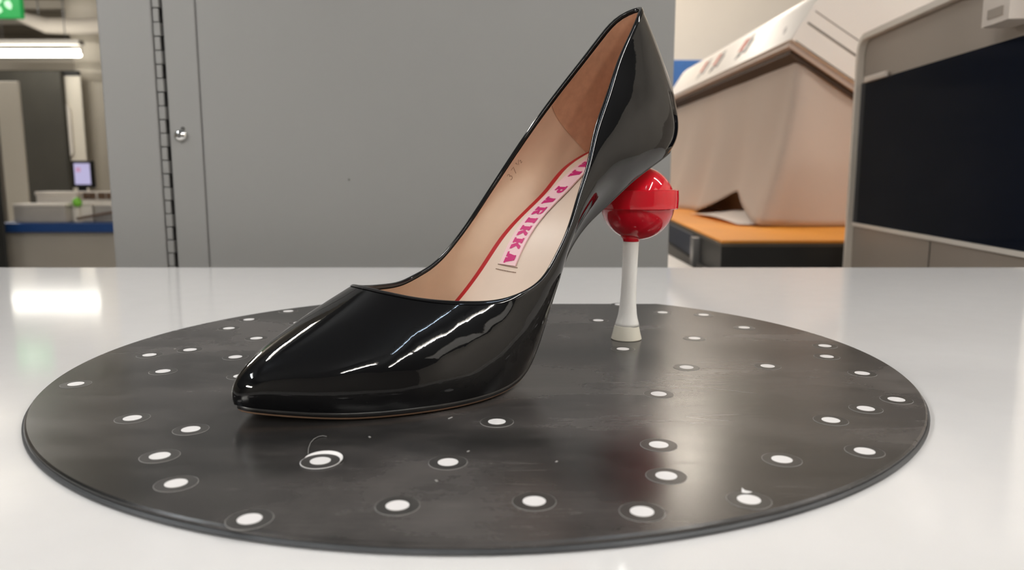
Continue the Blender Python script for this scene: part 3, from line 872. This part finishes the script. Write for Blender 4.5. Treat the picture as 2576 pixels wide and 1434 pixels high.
for px0, px1 in ((207, 219), (222, 238), (245, 262), (266, 278), (282, 296)):
    a = at(px0, 501, 4.01); b = at(px1, 485, 4.01)
    box('compartment', (a.x - rk.location.x, -.006, a.z - rk.location.z), (b.x - rk.location.x, .004, b.z - rk.location.z), M_brown, rk, .001)
t4, z4 = crate(238, 512, 300, 548, 3.86, .10, M_boxg, 'beige carton beside the grey cabinet on the counter', 'carton', M_boxw)
bl = thing('wood_strip', 'brown strip leaning low in front of the cartons on the counter', 'strip', (at(235, 556, 3.82).x, 3.82, zt + .0005))
a = at(195, 553, 3.82) - bl.location; b = at(296, 535, 3.82) - bl.location
bm = bmesh.new(); add_box(bm, (0, -.008, 0), ((b - a).length, .008, .012), .002, 1, Matrix.Translation((a.x, 0, max(a.z, .002))) @ Matrix.Rotation(-math.atan2(b.z - a.z, b.x - a.x), 4, 'Y'))
from_bm('board', bm, M_brown, bl)
# lime green piece in front of the box
ge = at(193, 512, 3.84)
lm = thing('green_figure', 'lime green rounded piece standing before the white box on the counter', 'ornament', (ge.x, 3.845, zt + .0005))
hz = at(193, 496, 3.84).z - zt; hm = at(193, 520, 3.84).z - zt
lathe('stand', [(.018, 0), (.018, .004), (.006, .008), (.005, hm)], M_boxw, lm, 20)
lathe('drop', [(.006, hm - .002), (.018, hm + .006), (.0215, hm + .018), (.019, hm + .032), (.010, hz - .006), (.003, hz)], M_lime, lm, 24)
# monitor
mo = thing('monitor', 'small monitor with a lilac screen standing behind the tray on the counter', 'monitor', (at(203, 470, 4.24).x, 4.3, zt + .0003))
def mp(px, py, dy=0): return at(px, py, 4.22) - mo.location + Vector((0, dy, 0))
a = mp(181, 472); b = mp(228, 404)
box('casing', (a.x, -.08, a.z), (b.x, -.04, b.z), M_black, mo, .006)
a = mp(190, 464); b = mp(225, 411)
sc_ = box('screen', (a.x, -.0825, a.z), (b.x, -.0805, b.z), M_screen, mo)
a = mp(192, 433); b = mp(203, 421)
box('screen_mark', (a.x, -.0835, a.z), (b.x, -.0826, b.z), M_pinkm, sc_)
box('neck', (-.02, -.055, .01), (.02, -.03, mp(200, 470).z + .02), M_black, mo, .003)
lathe('base', [(.10, 0), (.10, .008), (.03, .016)], M_black, mo, 32)

# ------------------------------------------------------------------ right: blue divider, white machine with hanging sheet, orange bench
M_sheet = mat('beige_sheet', (.55, .445, .37), .7, noise=(5, .03))
_b = M_sheet.node_tree.nodes['Principled BSDF']
M_white = mat('white_shell', (.90, .84, .78), .4, noise=(6, .01))
M_groove = mat('groove_dark', (.20, .17, .14), .7)
M_under = mat('brown_underside', (.20, .115, .07), .7)
M_orange = mat('orange_laminate', (.95, .36, .03), .55, noise=(8, .04))
M_apron = mat('dark_edge', (.026, .026, .025), .45)
M_logo_r = mat('label_red', (.52, .10, .055), .6)
M_logo_k = mat('label_grey', (.16, .15, .14), .6)
M_logo_l = mat('label_light_grey', (.46, .43, .41), .6)

dv = thing('partition_screen', 'blue fabric office partition standing before the cream wall', 'partition', (at(1790, 300, 3.6).x, 3.6, 0))
a = at(1560, 300, 3.6); b = at(2300, 152, 3.6)
box('panel', (a.x - dv.location.x, -.02, .08), (b.x - dv.location.x, .02, b.z), mat('blue_fabric', (.035, .115, .33), .85, noise=(80, .06)), dv, .006)
for xx in (a.x + .1, b.x - .1):
    box('foot', (xx - dv.location.x - .03, -.2, 0), (xx - dv.location.x + .03, .2, .08), M_leg, dv, .004)

# orange bench
BY = 1.30
zf = at(1815, 606, BY).z
x0b = at(1815, 606, BY).x
far = Vector((.40, 1.95)); near = Vector((x0b, BY))
bn = thing('bench', 'orange topped workbench with a dark edge, carrying the white machine', 'workbench', (x0b, BY, 0))
wB = .72
def prism(name, poly, z0, z1, m, parent, bev=0):
    V = [(x, y, z0) for x, y in poly] + [(x, y, z1) for x, y in poly]; n = len(poly)
    F = [tuple(range(n)), tuple(range(n, 2 * n))] + [(k, (k + 1) % n, n + (k + 1) % n, n + k) for k in range(n)]
    return mesh(name, V, F, m, parent)
dx = far - near
bp = [(0, 0), (wB, 0), (wB, dx.y + 1.05), (dx.x * (dx.y + 1.05) / dx.y, dx.y + 1.05)]
prism('worktop', bp, zf - .004, zf, M_orange, bn)
prism('edge_strip', [(-.001, -.002), (wB + .001, -.002), (wB + .001, dx.y + 1.05), (dx.x * (dx.y + 1.05) / dx.y - .001, dx.y + 1.05)], zf - .010, zf - .004, mat('edge_strip_grey', (.12, .10, .08), .5), bn)
prism('apron', [(0, 0), (wB, 0), (wB, dx.y + 1.05), (dx.x * (dx.y + 1.05) / dx.y, dx.y + 1.05)], zf - .13, zf - .010, M_apron, bn)
for lx, ly in ((.05, .05), (wB - .05, .05), (.16, dx.y + .95), (wB - .05, dx.y + .95)):
    box('leg', (lx - .03, ly - .03, 0), (lx + .03, ly + .03, zf - .13), M_apron, bn, .003)
# side panel pieces: blue drawer side and a metal latch
sd = dx.normalized(); 
def side(u, out, z): return Vector((sd.x * u - sd.y * out, sd.y * u + sd.x * out, z))
def side_box(name, u0, u1, z0, z1, t, m, parent):
    V = [side(u, o_, z) for z in (z0, z1) for u, o_ in ((u0, .0005), (u1, .0005), (u1, t), (u0, t))]
    F = [(0, 1, 2, 3), (4, 5, 6, 7), (0, 1, 5, 4), (1, 2, 6, 5), (2, 3, 7, 6), (3, 0, 4, 7)]
    return mesh(name, V, F, m, parent)
side_box('drawer_side', .27, .62, zf - .055, zf - .012, .006, mat('drawer_blue', (.018, .028, .055), .5), bn)
side_box('side_rail', .0, .62, zf - .09, zf - .06, .008, mat('rail_grey', (.16, .15, .14), .4, .3), bn)
lt = side_box('latch', .20, .235, zf - .075, zf - .012, .014, mat('latch_steel', (.42, .42, .43), .35, .8), bn)
side_box('latch_hook', .20, .27, zf - .092, zf - .075, .016, bpy.data.materials['latch_steel'], lt)
# white low storage box beside the bench
lw = at(1700, 628, 1.75); 
wb = thing('storage_box', 'low whitish storage box standing under the side of the orange bench', 'box', (.305, 1.45, 0))
box('body', (-.05, -.28, 0), (.035, .30, lw.z - .02), M_boxw, wb, .004)
box('lid', (-.055, -.285, lw.z - .02), (.038, .305, lw.z), M_white, wb, .006)

# the white machine: tilted lid, hanging sheet
LY = 1.64; LF = 2.92
ap = at(1986, 100, LY)                                   # lowest left corner of the tilted lid, near end
mc = thing('wide_printer', 'large white machine with a tilted lid and a hanging beige sheet on the orange bench', 'printer', (ap.x, LY, zf))
e1 = (at(2165, 222, LY) - ap); e1.y = 0; e1.normalize(); e2 = Vector((-e1.z, 0, e1.x))
if e2.z < 0: e2 = -e2
def lidp(a, b, y): return Vector((0, 0, ap.z - zf)) + e1 * a + e2 * b + Vector((0, y - LY, 0))
LW, LH = .62, .17
# profile of the lid with rounded upper-left edge
pr = [(0, 0), (LW, 0), (LW, LH)]
rr_ = .07
for k in range(9):
    a_ = R(90) + R(90) * k / 8; pr.append((rr_ + rr_ * math.cos(a_), LH - rr_ + rr_ * math.sin(a_)))
V = []; n = len(pr); rowsY = [LY, LY + .004, LF - .004, LF]
for i, yy in enumerate(rowsY):
    s_in = .003 if i in (0, 3) else 0
    for a_, b_ in pr: V.append(lidp(min(max(a_, s_in), LW - s_in), min(max(b_, s_in), LH - s_in), yy))
F = grid_faces(4, n) + [tuple(range(n)), tuple(3 * n + k for k in range(n))]
lid = mesh('lid', V, F, M_white, mc); autosmooth(lid, 40)
def groove(b0, b1, y0=LY - .0006):
    V = [lidp(a_, b_, y) for y in (y0, LY + .003) for a_, b_ in ((.012, b0), (LW - .02, b0), (LW - .02, b1), (.012, b1))]
    mesh('groove', V, [(0, 1, 2, 3), (4, 5, 6, 7), (0, 1, 5, 4), (1, 2, 6, 5), (2, 3, 7, 6), (3, 0, 4, 7)], M_groove, lid)
groove(.046, .0500); groove(.074, .0758); groove(.0035, .0062)
# underside strip, and a dark bar painting the joint and shadow band below the lid
def lid_bar(name, a0, a1, b0, b1, y0, y1, m, par):
    V = [lidp(a_, b_, y) for y in (y0, y1) for a_, b_ in ((a0, b0), (a1, b0), (a1, b1), (a0, b1))]
    return mesh(name, V, [(0, 1, 2, 3), (4, 5, 6, 7), (0, 1, 5, 4), (1, 2, 6, 5), (2, 3, 7, 6), (3, 0, 4, 7)], m, par)
lid_bar('lid_lip', .006, .62, -.011, -.0005, LY + .004, LF - .01, mat('lid_lip_beige', (.50, .39, .32), .6), lid)
lid_bar('joint_shade', .018, .61, -.021, -.011, LY + .012, LF - .02, mat('joint_shade_brown', (.07, .045, .03), .7), lid)
lid_bar('end_panel', .10, LW - .004, LH - .03, LH + .34, LY + .0004, LY + .05, M_white, lid)
# labels printed on the lid's left face
def label(y0, y1, b0, b1, m, off=.0006):
    V = [lidp(-off, b_, y) for y, b_ in ((y0, b0), (y1, b0), (y1, b1), (y0, b1))] + [lidp(.002, b_, y) for y, b_ in ((y0, b0), (y1, b0), (y1, b1), (y0, b1))]
    mesh('printed_mark', V, [(0, 1, 2, 3), (4, 5, 6, 7), (0, 1, 5, 4), (1, 2, 6, 5), (2, 3, 7, 6), (3, 0, 4, 7)], m, lid)
for yc in (2.06, 2.33, 2.49):
    sc1 = 1.0 if yc < 2.1 else .75
    w_ = .034 * sc1; kk = M_logo_k if yc < 2.4 else M_logo_l
    label(yc + .006, yc + .006 + w_ * 1.3, .052, .092, M_logo_r)
    label(yc - .03, yc + .004, .062, .096, M_logo_l)
    label(yc - .006, yc + .012, .030, .050, kk); label(yc + .014, yc + .03, .026, .046, kk)
    label(yc - .05, yc - .030, .036, .078, kk); label(yc - .026, yc - .010, .038, .058, M_logo_l)
label(1.735, 1.745, .040, .052, M_logo_l); label(1.72, 1.73, .03, .042, M_logo_l)
# inner body that carries the lid and the sheet hung in front of it
bx0 = .06
V = []
for y in (LY + .10, LF - .05):
    for q in ((bx0, 0), (.56, 0)): V.append(Vector((q[0], y - LY, .0)))
    p = lidp(.56 / e1.x - .03, -.03, y); V.append(Vector((.56, y - LY, max(p.z, .05))))
    p = lidp(bx0 / e1.x, -.03, y); V.append(Vector((bx0, y - LY, p.z)))
mesh('body', V, [(0, 1, 2, 3), (4, 5, 6, 7), (0, 1, 5, 4), (1, 2, 6, 5), (2, 3, 7, 6), (3, 0, 4, 7)], mat('body_beige', (.52, .43, .36), .7), mc)
# sheet: plan path from far end of left face round the near corner and along the front
def sheet_pt(q, h):
    """q 0..1 along the path, h 0 (bench) .. 1 (under the lid)"""
    Ls, Lf = LF - LY - .06, .42
    d = q * (Ls + Lf); low = (1 - h)
    if d < Ls:
        x = .028 - .018 * low; y = (LF - .04 - d) - LY
        nx, ny = -1, 0
    else:
        x = .028 + (d - Ls); y = .020
        nx, ny = 0, -1
    cd = d - Ls                                           # distance past the corner
    # rounding of the corner and the cone-shaped fold that opens downwards
    r = .02 + .055 * low
    fold = math.exp(-((cd - .01) / (.03 + .08 * low)) ** 2)
    if -r < cd < r:
        f = (cd + r) / (2 * r)
        a = Vector((.028 - .018 * low, .020 + r)); b = Vector((.028 - .018 * low, .020)); c = Vector((.028 + r, .020))
        pq = a * (1 - f) ** 2 + b * 2 * f * (1 - f) + c * f * f
        x = pq.x; y = pq.y
    x += -.050 * low * fold; y += -.055 * low * fold
    wave = math.sin(d * 19 + 1.0) * .010 * low + math.sin(d * 9) * .012 * low ** 2
    x += nx * wave; y += ny * wave
    # lower hem of the left face lifts and curls outwards
    lift = .0
    if d < Ls:
        g = math.exp(-((d - Ls * .76) / .16) ** 2); lift = .065 * g * low ** 2
        x += -.05 * low ** 3 * (1 - .9 * g)
    p_top = lidp(max(x, 0) / e1.x, -.020, LY)
    ztop = p_top.z + .004; zl = .002 + lift
    return Vector((x, y, zl + (ztop - zl) * h))
NQ, NH = 90, 24
V = [sheet_pt(i / (NQ - 1), j / (NH - 1)) for j in range(NH) for i in range(NQ)]
sh_ = mesh('hanging_sheet', V, grid_faces(NH, NQ, False), M_sheet, mc, True)
sm = sh_.modifiers.new('thickness', 'SOLIDIFY'); sm.thickness = .0012
# loose tongue of the sheet lying on the bench
V = []
for i in range(10):
    for j in range(6):
        f = i / 9; g = j / 5
        V.append(Vector((-.085 + .11 * g, .46 - .44 * f - .03 * g, .004 + .006 * math.sin(f * 3.1) + .012 * g * g)))
tg_ = mesh('sheet_tongue', V, grid_faces(10, 6, False), mat('pale_sheet', (.82, .70, .62), .7), mc, True)
sm = tg_.modifiers.new('thickness', 'SOLIDIFY'); sm.thickness = .001

# ------------------------------------------------------------------ right: machine with a black glass door
M_bezel = mat('taupe_bezel', (.36, .305, .255), .45, noise=(5, .02))
M_rim = mat('silver_rim', (.84, .77, .69), .4)
M_glass = mat('black_glass', (.0055, .009, .019), .04, spec=.32)
M_body = mat('machine_shell', (.40, .35, .30), .5)
M_clip = mat('white_clip', (.72, .64, .57), .45)
# plane that holds the door: far top corner and direction towards the camera side
D1 = 1.22
q0 = at(2150, 560, D1)
dirv = Vector((1424 - 1288, 1932)).normalized()           # receding direction in plan
gm = thing('glass_door_machine', 'machine with a black glass door in a taupe and silver frame at the right', 'machine', (q0.x, q0.y, 0))
nrm = Vector((-dirv.y, dirv.x))                           # towards the left (out of the door)
def dp(s, out, z):
    """s metres from the far edge towards the camera, out of the door plane, height"""
    return Vector((-dirv.x * s + nrm.x * out, -dirv.y * s + nrm.y * out, z))
def dpx(px, py):
    """door plane point under a photograph pixel -> (s, z)"""
    r_ = at(px, py, 1.0) - Vector((0, 0, EYE)); o_ = Vector((q0.x, q0.y)); 
    # solve (r.x, r.y) * t = o + -dir * s
    A_ = np.array([[r_.x, dirv.x], [r_.y, dirv.y]]); t_, s_v = np.linalg.solve(A_, np.array([o_.x, o_.y]))
    return s_v, EYE + r_.z * t_
def dbox(name, s0, s1, o0, o1, z0, z1, m, par, bev=0):
    V = [dp(s, o_, z) for z in (z0, z1) for s, o_ in ((s0, o0), (s1, o0), (s1, o1), (s0, o1))]
    ob = mesh(name, V, [(0, 1, 2, 3), (4, 5, 6, 7), (0, 1, 5, 4), (1, 2, 6, 5), (2, 3, 7, 6), (3, 0, 4, 7)], m, par)
    if bev:
        bm = bmesh.new(); bm.from_mesh(ob.data); bmesh.ops.bevel(bm, geom=bm.edges[:], offset=bev, segments=2, affect='EDGES', profile=.5); bm.to_mesh(ob.data); bm.free()
    return ob
zT = dpx(2194, 92)[1]; zTr = dpx(2420, 22)[1]; zGt = dpx(2182, 208)[1]; zGb = dpx(2172, 562)[1]
SL = .475
def rounded(name, s0, s1, z0, z1, r, o0, o1, m, par, ring=0):
    """plate in the door plane whose far top corner is rounded; ring > 0 leaves only a frame"""
    def loop(i):
        L = [(s1 - i, z0 + i), (s1 - i, z1 - i)]
        rr2 = max(r - i, .002)
        for k in range(9):
            a_ = R(90) + R(90) * k / 8; L.append((s0 + i + rr2 + rr2 * math.cos(a_), z1 - i - rr2 + rr2 * math.sin(a_)))
        L.append((s0 + i, z0 + i)); return L
    A_ = loop(0); n = len(A_)
    V = [dp(s, o1, z) for s, z in A_] + [dp(s, o0, z) for s, z in A_]
    F = [(k, (k + 1) % n, n + (k + 1) % n, n + k) for k in range(n)]
    if ring:
        B_ = loop(ring); V += [dp(s, o1, z) for s, z in B_] + [dp(s, o0, z) for s, z in B_]
        F += [(k, (k + 1) % n, 2 * n + (k + 1) % n, 2 * n + k) for k in range(n)]
        F += [(n + k, n + (k + 1) % n, 3 * n + (k + 1) % n, 3 * n + k) for k in range(n)]
        F += [(2 * n + k, 2 * n + (k + 1) % n, 3 * n + (k + 1) % n, 3 * n + k) for k in range(n)]
    else: F += [tuple(range(n)), tuple(range(n, 2 * n))]
    return mesh(name, V, F, m, par)
zTop = zT + .006; zLow = .02
rounded('rim', -.012, SL + .016, zLow, zTop, .03, -.03, .010, M_rim, gm, .0085)
rounded('bezel', -.004, SL + .008, zLow + .008, zTop - .0086, .022, -.02, .0, M_bezel, gm)
g_ = dbox('glass', .0, SL, .0005, .003, zGb, zGt, M_glass, gm)
dbox('lower_trim', .0, SL, .0005, .0042, zGb - .006, zGb - .0004, M_rim, gm)
sv, zv = dpx(2340, 620)
dbox('panel_seam', sv - .0007, sv + .0007, .0002, .0008, zLow + .01, zGb - .008, M_apron, gm)
s0_, z0_ = dpx(2186, 200); s1_, z1_ = dpx(2240, 190)
dbox('hinge_bar', s0_, s1_, .003, .008, z0_ - .005, z0_ + .003, M_clip, g_, .001)
s0_, z0_ = dpx(2545, 60); s1_, z1_ = dpx(2600, 0)
hd = rounded('handle', s0_, s0_ + .05, z0_ - .004, zTop + .01, .01, .0, .03, M_clip, gm)
dbox('handle_recess', s0_ + .012, s0_ + .04, .0301, .0312, z0_ + .002, z0_ + .011, M_bezel, hd)
dbox('cabinet_shell', -.008, SL + .012, -.42, -.031, zLow, zTop - .002, M_body, gm, .006)
for s_v in (.04, SL - .04):
    for o_ in (-.06, -.38): dbox('foot', s_v - .02, s_v + .02, o_ - .02, o_ + .02, 0, .0202, M_apron, gm)

# labels for parts that look different from the rest of the shoe
for nm, lb in (('heel_ball', 'glossy red lollipop ball with a raised band'), ('heel_stem', 'white lollipop stem flaring at its foot'), ('heel_tip', 'cream rubber tip'),
               ('ribbon', 'pale pink ribbon with magenta slab letters'), ('insole_edge', 'red edge around the insole'), ('heel_grip', 'brown suede patch inside the heel'),
               ('lining', 'beige leather lining'), ('outsole', 'tan leather sole')):
    bpy.data.objects[nm]['label'] = lb
